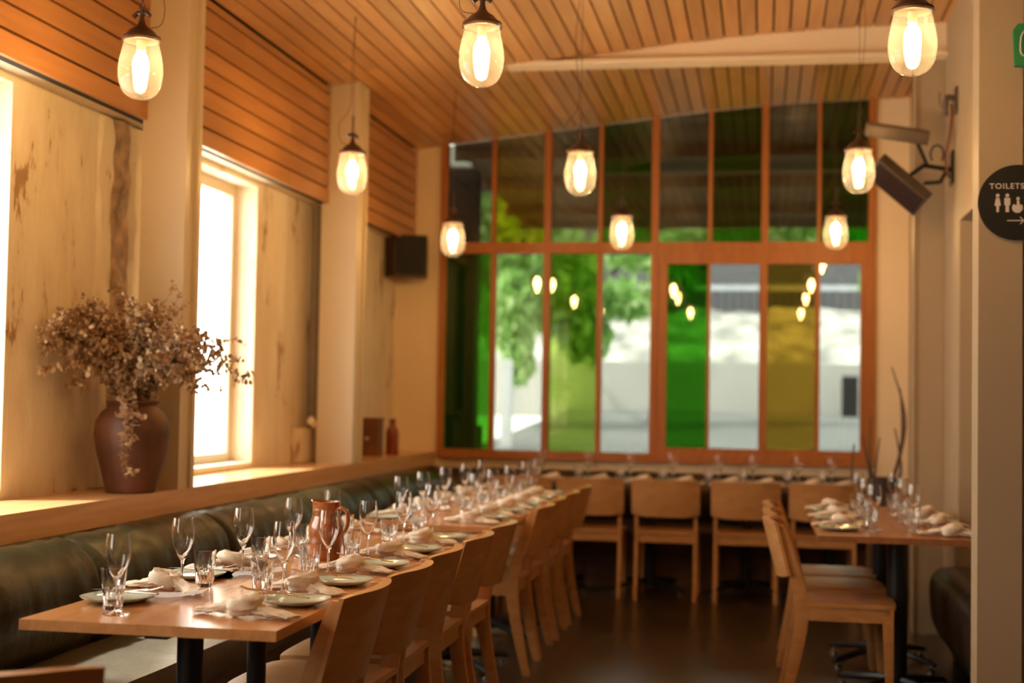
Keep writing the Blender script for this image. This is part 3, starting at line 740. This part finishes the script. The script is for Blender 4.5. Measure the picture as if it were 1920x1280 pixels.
def setting(px, py, side, where, n, ngx, ngy, wx, wy, tx, ty, group, cut=True, nrot=None):
    """plate, cutlery, napkin, wine glass and tumbler of one place"""
    place(PL, (px, py, ZT), r.uniform(-.2, .2), 'pale green plate of the %s' % where, group='side plates on the ' + group)
    if cut:
        a = (0 if side > 0 else PI) + r.uniform(-.25, .25)
        zz = ZT + .0225
        place(FK, (px - .05 * side, py - .026, zz + .006), a + PI + .18, 'steel fork across the plate of the %s' % where, ry=-.13, group='forks on the ' + group)
        place(KN, (px - .01 * side, py + .022, zz), a + .05, 'steel knife across the plate of the %s' % where, group='knives on the ' + group)
    nk = NK[n % 3]
    place(nk, (ngx, ngy, ZT), (nrot if nrot is not None else r.uniform(-.35, .35) + (0 if side > 0 else PI)), 'knotted linen napkin of the %s' % where, group='linen napkins on the ' + group)
    if wx is not None: place(WG, (wx, wy, ZT), r.uniform(0, 6), 'wine glass of the %s' % where, group='wine glasses on the ' + group)
    if tx is not None: place(TB, (tx, ty, ZT), r.uniform(0, 6), 'fluted tumbler of the %s' % where, group='tumblers on the ' + group)
for i, y in enumerate((3.67, 4.09, 4.54, 5.03, 5.50)):
    setting(-1.225, y, 1, '%s aisle side place from the front, near table' % ORD[i], i, -1.285, y - (.19 if i else .235), -1.325, y + .19, -1.36, y + .115, 'near long table', nrot=[-.1, -.35, .2, -.2, .1][i])
for i, (y, wx, wy, tx, ty) in enumerate(((3.58, -1.60, 3.385, -1.645, 3.46), (4.10, -1.63, 3.865, -1.59, 3.935), (4.58, -1.60, 4.27, -1.575, 4.36), (5.02, -1.60, 4.75, -1.59, 4.84), (5.48, -1.60, 5.20, -1.575, 5.30))):
    setting(-1.69, y, -1, '%s bench side place from the front, near table' % ORD[i], i + 1, -1.66, y + (.25 if i < 4 else .19), wx, wy, tx, ty, 'near long table', nrot=[-.3, .5, .2, .1, 0][i] + PI)
for i, y in enumerate((6.30, 6.72, 7.20, 7.70, 8.15)):
    setting(-1.69, y, -1, '%s bench side place from the front, second table' % ORD[i], i, -1.655, y + .22, -1.59, y - .09, -1.55, y - .0, 'second long table')
for i, y in enumerate((6.48, 6.90, 7.38, 7.88, 8.3)):
    setting(-1.235, y, 1, '%s aisle side place from the front, second table' % ORD[i], i + 1, -1.285, y - .21, -1.33, y + .14, -1.36, y + .05, 'second long table')
for i, y in enumerate((6.50, 7.02, 7.54)):
    setting(.345, y, -1, '%s chair side place at the right table' % ['nearest', 'middle', 'farthest'][i], i, .37, y + .21, .495, y + .06, .475, y - .03, 'right table')
for i, y in enumerate((6.52, 7.02, 7.54)):
    setting(.83, y, 1, '%s bench side place at the right table' % ['nearest', 'middle', 'farthest'][i], i + 2, .80, y - .16, .68, y + .17, .665, y + .05, 'right table')
for i, x in enumerate((-1.55, -1.22, -.93, -.64, -.33, -.10, .20, .42)):
    w = 'place number %s from the left on the far wall tables' % ['one', 'two', 'three', 'four', 'five', 'six', 'seven', 'eight'][i]
    w = '%s far wall place from the left' % ORD[i]
    setting(x, 9.98, 1, w, i, x + .13, 9.72, x + .04, 9.80, x - .03, 9.83, 'far wall tables', cut=False, nrot=.3 * (-1) ** i)
# loose white menus curling beside the bench side plates
def menu(loc, rz, label):
    bm = bmesh.new(); g = []
    for i in range(13):
        u = i / 12; row = []
        for v in (0, .5, 1):
            z = .004 + .022 * max(0, u - .55) ** 1.5 * 2 + .006 * (1 - v) * (u > .3)
            row.append(bm.verts.new(((u - .5) * .21, (v - .5) * .148, z)))
        g.append(row)
    for a, b in zip(g, g[1:]):
        for k in range(2): bm.faces.new((a[k], b[k], b[k + 1], a[k + 1]))
    geo = bmesh.ops.solidify(bm, geom=bm.faces[:], thickness=.0012)
    o = obj('menu_card', bm, PAPER, None, 60); o.location = loc; o.rotation_euler = (0, 0, rz); tag(o, label, 'menu', 'menu cards by the bench')
menu((-1.60, 3.70, ZT), .25, 'curled white menu sheet by the frontmost bench side plate')
menu((-1.56, 4.22, ZT), .45, 'curled white menu sheet in front of the second bench side tumbler')

# brown glazed pitcher
t = thing('pitcher', 'brown salt glazed stoneware pitcher on the near table', 'pitcher', (-1.465, 4.70, ZT), PI - .35)
bm = bmesh.new(); n = 40
prof = [(0, 0), (.045, 0), (.048, .006), (.053, .035), (.058, .07), (.0595, .095), (.0575, .118), (.052, .136), (.0475, .146), (.0465, .152), (.048, .157), (.0468, .162), (.0483, .167), (.047, .172), (.0478, .185), (.049, .193), (.0505, .197), (.047, .198), (.0455, .188), (.0445, .155), (.050, .13), (.055, .09), (.048, .03), (0, .02)]
rings = lathe(bm, prof, n)
for ri, (rr, z) in zip(rings, prof):
    if z > .184:
        f = (z - .184) / .014
        for k, v in enumerate(ri):
            a = 2 * PI * k / n; d = min(a, 2 * PI - a)
            if d < .6:
                q = (math.cos(d / .6 * PI) + 1) / 2; v.co.x += .015 * q * f; v.co.z += .004 * q * f; v.co.y *= 1 - .25 * q * f
bmesh.ops.recalc_face_normals(bm, faces=bm.faces[:]); obj('body', bm, COPPER, t, 60)
bm = bmesh.new(); tube(bm, spline([(-.042, 0, .168), (-.062, 0, .178), (-.086, 0, .166), (-.092, 0, .135), (-.080, 0, .100), (-.056, 0, .078)], 5), lerpl([.010, .010, .009, .009, .0085, .010], 5), 10, .7); obj('handle', bm, COPPER, t, 60)

# ------------------------------------------------------------------ pot with dried eucalyptus
PX0, PY0, PZ0 = -2.515, 5.42, .8955
t = thing('pot', 'large dark terracotta pot on the ledge before the column', 'pot', (PX0, PY0, PZ0))
bm = bmesh.new(); prof = [(0, 0), (.095, 0), (.100, .006), (.102, .02), (.120, .09), (.140, .17), (.150, .235), (.145, .285), (.122, .325), (.100, .340), (.096, .352), (.106, .362), (.106, .370), (.088, .370), (.086, .34), (.11, .30), (.135, .235), (.105, .09), (.08, .02), (0, .02)]
lathe(bm, prof, 48); bmesh.ops.recalc_face_normals(bm, faces=bm.faces[:]); obj('body', bm, POTM, t, 60)
t = thing('dried_bouquet', 'spreading bouquet of dried eucalyptus leaves in the terracotta pot', 'dried plant', (PX0, PY0, PZ0 + .06))
rb = random.Random(5); bs, bl = bmesh.new(), bmesh.new()
def disc(bm, p, q, s):
    vs = [bm.verts.new(p + q @ Vector((s + s * math.cos(a) * (1), s * .85 * math.sin(a), .12 * s * math.cos(2 * a)))) for a in [k * PI / 4 for k in range(8)]]
    bm.faces.new(vs)
ends = []
for k in range(100):
    # target end points in front of the wall and column
    ex = rb.uniform(-.30, .40); ez = rb.gauss(.62, .16)
    if ex > .2: ez = rb.uniform(.36, .66)
    if ex < -.2: ez = rb.uniform(.38, .72)
    ez = max(.20, min(.86, ez)); lim = .69 - abs(ex + .02) * .5
    ez = min(ez, lim + .05)
    ey = rb.uniform(-.26, .16) if ex < .1 else rb.uniform(-.2, .04)
    if ex < -.12: ey = -.12 + (ex + .12) * 1.4 + rb.uniform(-.1, .04); ex = rb.uniform(-.19, -.12)
    ends.append((ex, ey, ez))
ends += [(.44, -.02, .56), (.50, -.04, .40), (.46, -.03, .48), (.06, -.22, .10), (.10, -.20, .16), (.09, -.23, .04), (-.19, -.40, .50), (-.18, -.42, .42), (-.19, -.36, .56), (.16, .0, .77), (.20, -.02, .74), (-.10, .05, .78), (.24, .0, .72)]
for (ex, ey, ez) in ends:
    mouth = Vector((rb.uniform(-.05, .05), rb.uniform(-.05, .05), .30))
    E = Vector((ex, ey, ez)); mid = mouth.lerp(E, .5) + Vector((0, 0, .06 + .12 * max(0, .5 - ez) + abs(ex) * .12)); m1 = mouth + Vector((ex * .12, ey * .12, .08))
    path = spline([(mouth.x * .6, mouth.y * .6, .0), mouth, m1, mid, E], 7)
    tube(bs, path, [.0032 - .0022 * i / len(path) for i in range(len(path))], 5)
    big = rb.choice([.009, .011, .013, .017]); cream = rb.random()
    for i in range(10, len(path)):
        if rb.random() < .08: continue
        p = path[i]; d = (path[i] - path[i - 1]).normalized(); s = big * rb.uniform(.7, 1.25) * (1.15 - .4 * i / len(path))
        ph = rb.uniform(0, 6)
        for h in range(4):
            q = d.to_track_quat('Z', 'Y').to_matrix() @ Euler((rb.uniform(-.6, .6), rb.uniform(-.9, .3), ph + h * PI / 2 + rb.uniform(-.4, .4)), 'XYZ').to_matrix()
            disc(bl, p + d * rb.uniform(-.012, .012), q, s)
        if rb.random() < .6:     # side sprig
            dd = Vector((rb.uniform(-1, 1), rb.uniform(-1, 1), rb.uniform(-.5, 1))).normalized() * .045
            if p.x + dd.x < -.19: dd.x *= -1
            tube(bs, [p, p + dd], .0008, 4)
            for h in range(5):
                q = Euler((rb.uniform(0, 6), rb.uniform(0, 6), rb.uniform(0, 6))).to_matrix(); disc(bl, p + dd * (.3 + h * .17), q, s * .8)
obj('stem', bs, STEMD, t, 60); o = obj('leaves', bl, LEAFD, t, 60); o['kind'] = 'stuff'

# ------------------------------------------------------------------ vase with twigs, box and bottle
t = thing('vase', 'tall dark vase holding twigs beside the right column', 'vase', (.86, 8.2, 0))
t.location = (.73, 8.93, 0)
bm = bmesh.new(); lathe(bm, [(0, 0), (.075, 0), (.085, .03), (.085, .78), (.095, .86), (.088, .86), (.075, .77), (.075, .04), (0, .04)], 28); obj('body', bm, LEATHD, t, 60)
t2 = thing('twigs', 'tall curved dark twigs standing in the dark vase', 'twigs', (.73, 8.93, .4)); rb2 = random.Random(9)
for (dx, dz, c) in ((-.13, .62, .02), (-.08, .72, -.02), (.04, 1.03, .09), (.09, .90, .03), (-.03, .60, -.03), (.06, .66, .05), (-.18, .56, -.04)):
    bm = bmesh.new(); tube(bm, spline([(dx * .1, 0, -.3), (dx * .25, .0, .25), (dx * .8 + c, -.02, dz * .75), (dx, -.03, dz + .1)], 6), [.017 - .0007 * i for i in range(19)], 6, wr=.2, seed=dx * 10); obj('twig', bm, STEMT, t2, 60)
t = thing('wooden_box', 'small brown wooden box on the ledge behind the far column', 'box', (-2.62, 9.35, .8955))
bx('box_body', (-.085, .075, -.06, .06, 0, .235), BOXW, t, .006); bx('lid', (-.089, .079, -.064, .064, .235, .258), BOXW, t, .004)
bm = bmesh.new(); lathe(bm, [(0, 0), (.012, 0), (.012, .006), (0, .008)], 14); o = obj('knob', bm, CHROME, t); o.rotation_euler = (PI / 2, 0, 0); o.location = (0, -.062, .12)
t = thing('bottle', 'amber brown bottle on the ledge beside the wooden box', 'bottle', (-2.535, 9.62, .8955))
bm = bmesh.new(); lathe(bm, [(0, 0), (.042, 0), (.045, .01), (.045, .15), (.040, .175), (.024, .195), (.020, .21), (.020, .225), (0, .225)], 24); obj('body', bm, AMBER, t, 60)
bm = bmesh.new(); lathe(bm, [(0, .225), (.023, .225), (.023, .25), (0, .252)], 20); obj('cap', bm, BOXW, t)

# ------------------------------------------------------------------ speaker
t = thing('wall_speaker', 'dark brown box speaker mounted high in the left far corner', 'speaker', (-2.58, 10.14, 2.33), -.30)
bm = bmesh.new(); prism(bm, [(-.17, .10), (-.12, -.11), (.12, -.11), (.17, .10)], 'z', -.15, .15); bmesh.ops.rotate(bm, verts=bm.verts[:], cent=(0, 0, 0), matrix=Matrix.Rotation(.75, 3, 'Z')); obj('cabinet', bm, SPKM, t, 30, bevel=.008)
bm = bmesh.new(); box(bm, -.11, .11, -.121, -.111, -.14, .14); bmesh.ops.rotate(bm, verts=bm.verts[:], cent=(0, 0, 0), matrix=Matrix.Rotation(.75, 3, 'Z')); obj('grille', bm, SPKG, t)
bx('bracket', (-.03, .03, .04, .235, -.04, .04), BLACKM, t)

# ------------------------------------------------------------------ pendant lamps
def make_lamp():
    t = thing('pendant_lamp', '', 'lamp', group='egg shaped glass pendant lamps')
    bm = bmesh.new(); pr = [(.058, .098), (.060, .09), (.066, .06), (.0735, .025), (.0775, -.01), (.0765, -.04), (.069, -.072), (.054, -.096), (.032, -.111), (.012, -.116), (0, -.1165)]
    pr = [(max(p.x, 0), p.y) for p in spline([(a, b, 0) for a, b in pr], 4)]; pr[-1] = (0, -.1165)
    lathe(bm, pr, 56); obj('glass_shade', bm, SHADE, t, 60)
    bm = bmesh.new(); lathe(bm, [(0, .165), (.010, .165), (.014, .150), (.022, .140), (.040, .128), (.058, .108), (.067, .104), (.068, .097), (.060, .094), (.0, .094)], 32); obj('cap', bm, BRONZE, t, 50)
    bm = bmesh.new(); lathe(bm, [(.060, .096), (.069, .096), (.069, .088), (.060, .088)], 32, closed=True); bmesh.ops.recalc_face_normals(bm, faces=bm.faces[:]); obj('clip_ring', bm, CHROME, t, 40)
    bm = bmesh.new(); tube(bm, spline([(-.032, 0, .176), (-.015, 0, .190), (0, 0, .186), (.015, 0, .190), (.030, 0, .178)], 4), .008, 8); tube(bm, [(0, 0, .16), (0, 0, .20)], .009, 8); obj('wing_nut', bm, BRONZE, t, 60)
    bm = bmesh.new(); lathe(bm, [(0, .092), (.016, .092), (.016, .055), (0, .05)], 16); obj('socket', bm, WHITEP, t, 60)
    bm = bmesh.new(); lathe(bm, [(0, .054), (.012, .05), (.022, .035), (.028, .012), (.027, -.010), (.018, -.032), (.011, -.048), (.010, -.058), (.0115, -.066), (.007, -.074), (0, -.076)], 20); obj('bulb', bm, BULB, t, 60)
    return t
LP = [(-2.156, 4.634, 2.438), (-.958, 4.725, 2.477), (.465, 4.702, 2.478), (-2.073, 6.958, 2.441), (-.881, 6.802, 2.402), (.447, 7.035, 2.436), (-1.938, 8.75, 2.303), (-.887, 8.933, 2.365), (.454, 9.371, 2.413), (-2.1, 2.4, 2.45), (-.93, 2.45, 2.45), (.47, 2.4, 2.45)]
LB = ['left lamp of the nearest row, before the near column', 'middle lamp of the nearest row, top centre of the photo', 'right lamp of the nearest row, top right beside the wall', 'left lamp of the second row, before the far column', 'middle lamp of the second row', 'right lamp of the second row, below the steel heaters', 'left lamp of the farthest row, at the window frame edge', 'middle lamp of the farthest row', 'right lamp of the farthest row', 'left lamp of the row over the camera', 'middle lamp of the row over the camera', 'right lamp of the row over the camera']
lamp = make_lamp()
for i, (x, y, z) in enumerate(LP):
    o = place(lamp, (x, y, z), [0.0, .3, -.4, .9, .1, .6, 1, 0, .3, 0, 0, 0][i], 'lit egg shaped glass ' + LB[i])
for i, (x, y, z) in enumerate(LP):
    o = [q for q in bpy.data.objects if q.name.startswith('pendant_lamp') and (Vector(q.location) - Vector((x, y, z))).length < 1e-4][0]
    H = zc(x) - z; rr = random.Random(i)
    bm = bmesh.new(); tube(bm, [(0, 0, .2), (0, 0, H)], .0013, 6)
    for k in range(3):
        tube(bm, [(.009 * math.cos(a), 0, .212 + k * .03 + .014 * math.sin(a)) if k % 2 == 0 else (0, .009 * math.cos(a), .212 + k * .03 + .014 * math.sin(a)) for a in [j * PI / 5 for j in range(11)]], .0022, 6)
    obj('suspension_rod', bm, BRONZE, o, 60)
    bm = bmesh.new(); s = rr.choice((-1, 1))
    tube(bm, spline([(.03 * s, 0, .135), (.075 * s, 0, .15), (.070 * s, .02, .24), (.012 * s, .01, .34), (.02 * s + .03 * rr.uniform(-1, 1), .0, .34 + (H - .34) * .5), (.004, 0, H)], 7), .0014, 6); obj('cable', bm, BRONZE, o, 60)


# ------------------------------------------------------------------ heaters on the bulkhead
t = thing('wall_heater', 'pair of steel wall heaters on a bracket right of the window', 'heater', (XR, 8.1, 2.6))
bm = bmesh.new(); box(bm, -.17, .17, -.07, .07, -.035, .035, Matrix.Translation((-.31, -.1, .19)) @ Matrix.Rotation(.16, 4, 'Y') @ Matrix.Rotation(.3, 4, 'X')); h1 = obj('upper_housing', bm, HEATM, t, 30, bevel=.006)
Mh = Matrix.Translation((-.30, -.14, -.10)) @ Matrix.Rotation(.72, 4, 'Y') @ Matrix.Rotation(-.75, 4, 'X')
bm = bmesh.new(); box(bm, -.17, .17, -.07, .07, -.04, .04, Mh); h2 = obj('lower_housing', bm, HEATM, t, 30, bevel=.006)
bm = bmesh.new(); box(bm, -.155, .155, -.058, .058, -.046, -.041, Mh); obj('heater_glass', bm, HEATD, h2)
bm = bmesh.new(); tube(bm, [(0, 0, 0), (-.16, -.04, .02), (-.26, -.09, -.06)], .013, 8); tube(bm, [(-.14, -.03, .02), (-.20, -.07, .15)], .011, 8); tube(bm, [(-.03, 0, .0), (-.07, -.02, -.07), (-.16, -.05, -.08)], .012, 8); obj('bracket', bm, BLACKM, t, 60)
bx('mounting_plate', (-.012, 0, -.06, .06, -.08, .1), BLACKM, t, .004)
bm = bmesh.new(); tube(bm, spline([(-.03, -.08, -.06), (-.05, -.10, .05), (-.035, -.12, .16), (-.025, -.14, .28), (-.03, -.15, .34)], 5), .008, 8); obj('cable', bm, CABLE, t, 60)
bm = bmesh.new(); tube(bm, spline([(-.012, -.16, .36), (-.05, -.16, .37), (-.06, -.155, .32), (-.06, -.15, .27)], 5), .016, 10); tube(bm, spline([(-.05, -.15, .30), (-.085, -.15, .33), (-.09, -.15, .40)], 4), .005, 6); bxm = box(bm, -.012, 0, -.21, -.12, .28, .42); obj('plug_socket', bm, HEATM, t, 50)
bm = bmesh.new(); tube(bm, [(-.09 + .035 * math.cos(a), -.05, .08 + .05 * math.sin(a)) for a in [j * PI / 8 for j in range(-2, 11)]], .006, 8); obj('hook', bm, BLACKM, t, 60)

# ------------------------------------------------------------------ signs
SG = (.921, 5.488, 2.057); R_ = .140
t = thing('toilet_sign', 'round black toilets sign with pale icons on the right pillar', 'sign', SG)
bm = bmesh.new(); lathe(bm, [(0, -.006), (R_, -.006), (R_, .006), (0, .006)], 64); bmesh.ops.rotate(bm, verts=bm.verts[:], cent=(0, 0, 0), matrix=Matrix.Rotation(PI / 2, 3, 'X')); bmesh.ops.recalc_face_normals(bm, faces=bm.faces[:]); obj('plate', bm, SIGNB, t, 40)
fc = bpy.data.curves.new('lettering', 'FONT'); fc.body = 'TOILETS'; fc.size = .029; fc.extrude = .0006; fc.space_character = 1.18; fc.align_x = 'CENTER'; fc.offset = .0004
fo = bpy.data.objects.new('lettering', fc); COL.objects.link(fo); fo.parent = t; fo.location = (-.0375, -.0075, .051); fo.rotation_euler = (PI / 2, 0, 0); fc.materials.append(SIGNW)
lm = bpy.data.meshes.new_from_object(fo); lo_ = bpy.data.objects.new('lettering', lm); COL.objects.link(lo_); lo_.parent = t; lo_.location = fo.location; lo_.rotation_euler = fo.rotation_euler; bpy.data.objects.remove(fo)
if not lm.materials: lm.materials.append(SIGNW)
def icon(name, fn, x):
    bm = bmesh.new(); fn(bm, x); bmesh.ops.recalc_face_normals(bm, faces=bm.faces[:]); obj(name, bm, SIGNW, t, 0)
def circ(bm, cx, cz, rr, a0=0, a1=2 * PI, n=20, inner=0):
    if inner:
        P_ = [(cx + rr * math.cos(a0 + (a1 - a0) * k / n), cz + rr * math.sin(a0 + (a1 - a0) * k / n)) for k in range(n + 1)]
        Q_ = [(cx + inner * math.cos(a0 + (a1 - a0) * k / n), cz + inner * math.sin(a0 + (a1 - a0) * k / n)) for k in range(n + 1)]
        prism(bm, P_ + Q_[::-1], 'y', -.0082, -.0065)
    else: prism(bm, [(cx + rr * math.cos(a0 + (a1 - a0) * k / n), cz + rr * math.sin(a0 + (a1 - a0) * k / n)) for k in range(n)], 'y', -.0082, -.0065)
def woman(bm, x):
    circ(bm, x, .026, .0068); prism(bm, [(x - .006, .017), (x + .006, .017), (x + .0115, -.012), (x + .005, -.012), (x + .004, -.036), (x - .004, -.036), (x - .005, -.012), (x - .0115, -.012)], 'y', -.0082, -.0065)
def man(bm, x):
    circ(bm, x, .026, .0068); prism(bm, [(x - .0105, .017), (x + .0105, .017), (x + .0105, -.010), (x + .006, -.010), (x + .006, -.036), (x - .006, -.036), (x - .006, -.010), (x - .0105, -.010)], 'y', -.0082, -.0065)
def wheel(bm, x):
    circ(bm, x, .014, .006); circ(bm, x - .002, -.020, .019, PI * .75, PI * 2.05, 20, .0); prism(bm, [(x - .004, .007), (x + .004, .007), (x + .006, -.008), (x + .016, -.010), (x + .018, -.026), (x + .012, -.026), (x + .010, -.016), (x - .004, -.016)], 'y', -.0082, -.0065)
icon('woman_icon', woman, -.070); icon('man_icon', man, -.036); icon('wheelchair_icon', wheel, .002)
def arrow(bm, x):
    prism(bm, [(-.036, -.066), (.018, -.066), (.018, -.0695), (-.036, -.0695)], 'y', -.0082, -.0065); prism(bm, [(.008, -.054), (.012, -.054), (.024, -.0678), (.012, -.081), (.008, -.081), (.019, -.0678)], 'y', -.0082, -.0065)
icon('arrow', arrow, 0)
t = thing('exit_sign', 'green hanging sign with white outline at the top right edge', 'sign', (.976, 5.452, 2.642))
bm = bmesh.new(); prism(bm, [(-.078, .05), (-.062, .072), (.16, .085), (.16, -.09), (-.072, -.085)], 'y', -.012, .012); obj('panel', bm, SIGNG, t, 0)
bm = bmesh.new(); tube(bm, spline([(-.03, -.013, -.05), (-.05, -.013, -.04), (-.052, -.013, .0), (-.045, -.013, .035), (-.02, -.013, .045), (.1, -.013, .05)], 4), .0035, 6); obj('white_outline', bm, SIGNW, t, 60)
bx('bracket', (-.06, -.04, .012, .048, -.02, .02), BLACKM, t)
# conduit beside far column
t = thing('conduit', 'grey vertical conduit on the plaster left of the far column', 'pipe', (-2.700, 8.33, 1.1))
bm = bmesh.new(); tube(bm, [(0, 0, 0), (0, 0, 1.36)], .032, 10); obj('pipe', bm, CONDM, t, 60)
bm = bmesh.new(); tube(bm, spline([(.03, -.12, .05), (.04, -.05, .02), (.03, .02, .03), (.0, .05, .08)], 4), .025, 8, wr=.15); obj('mortar_lump', bm, PLAST, t, 60)
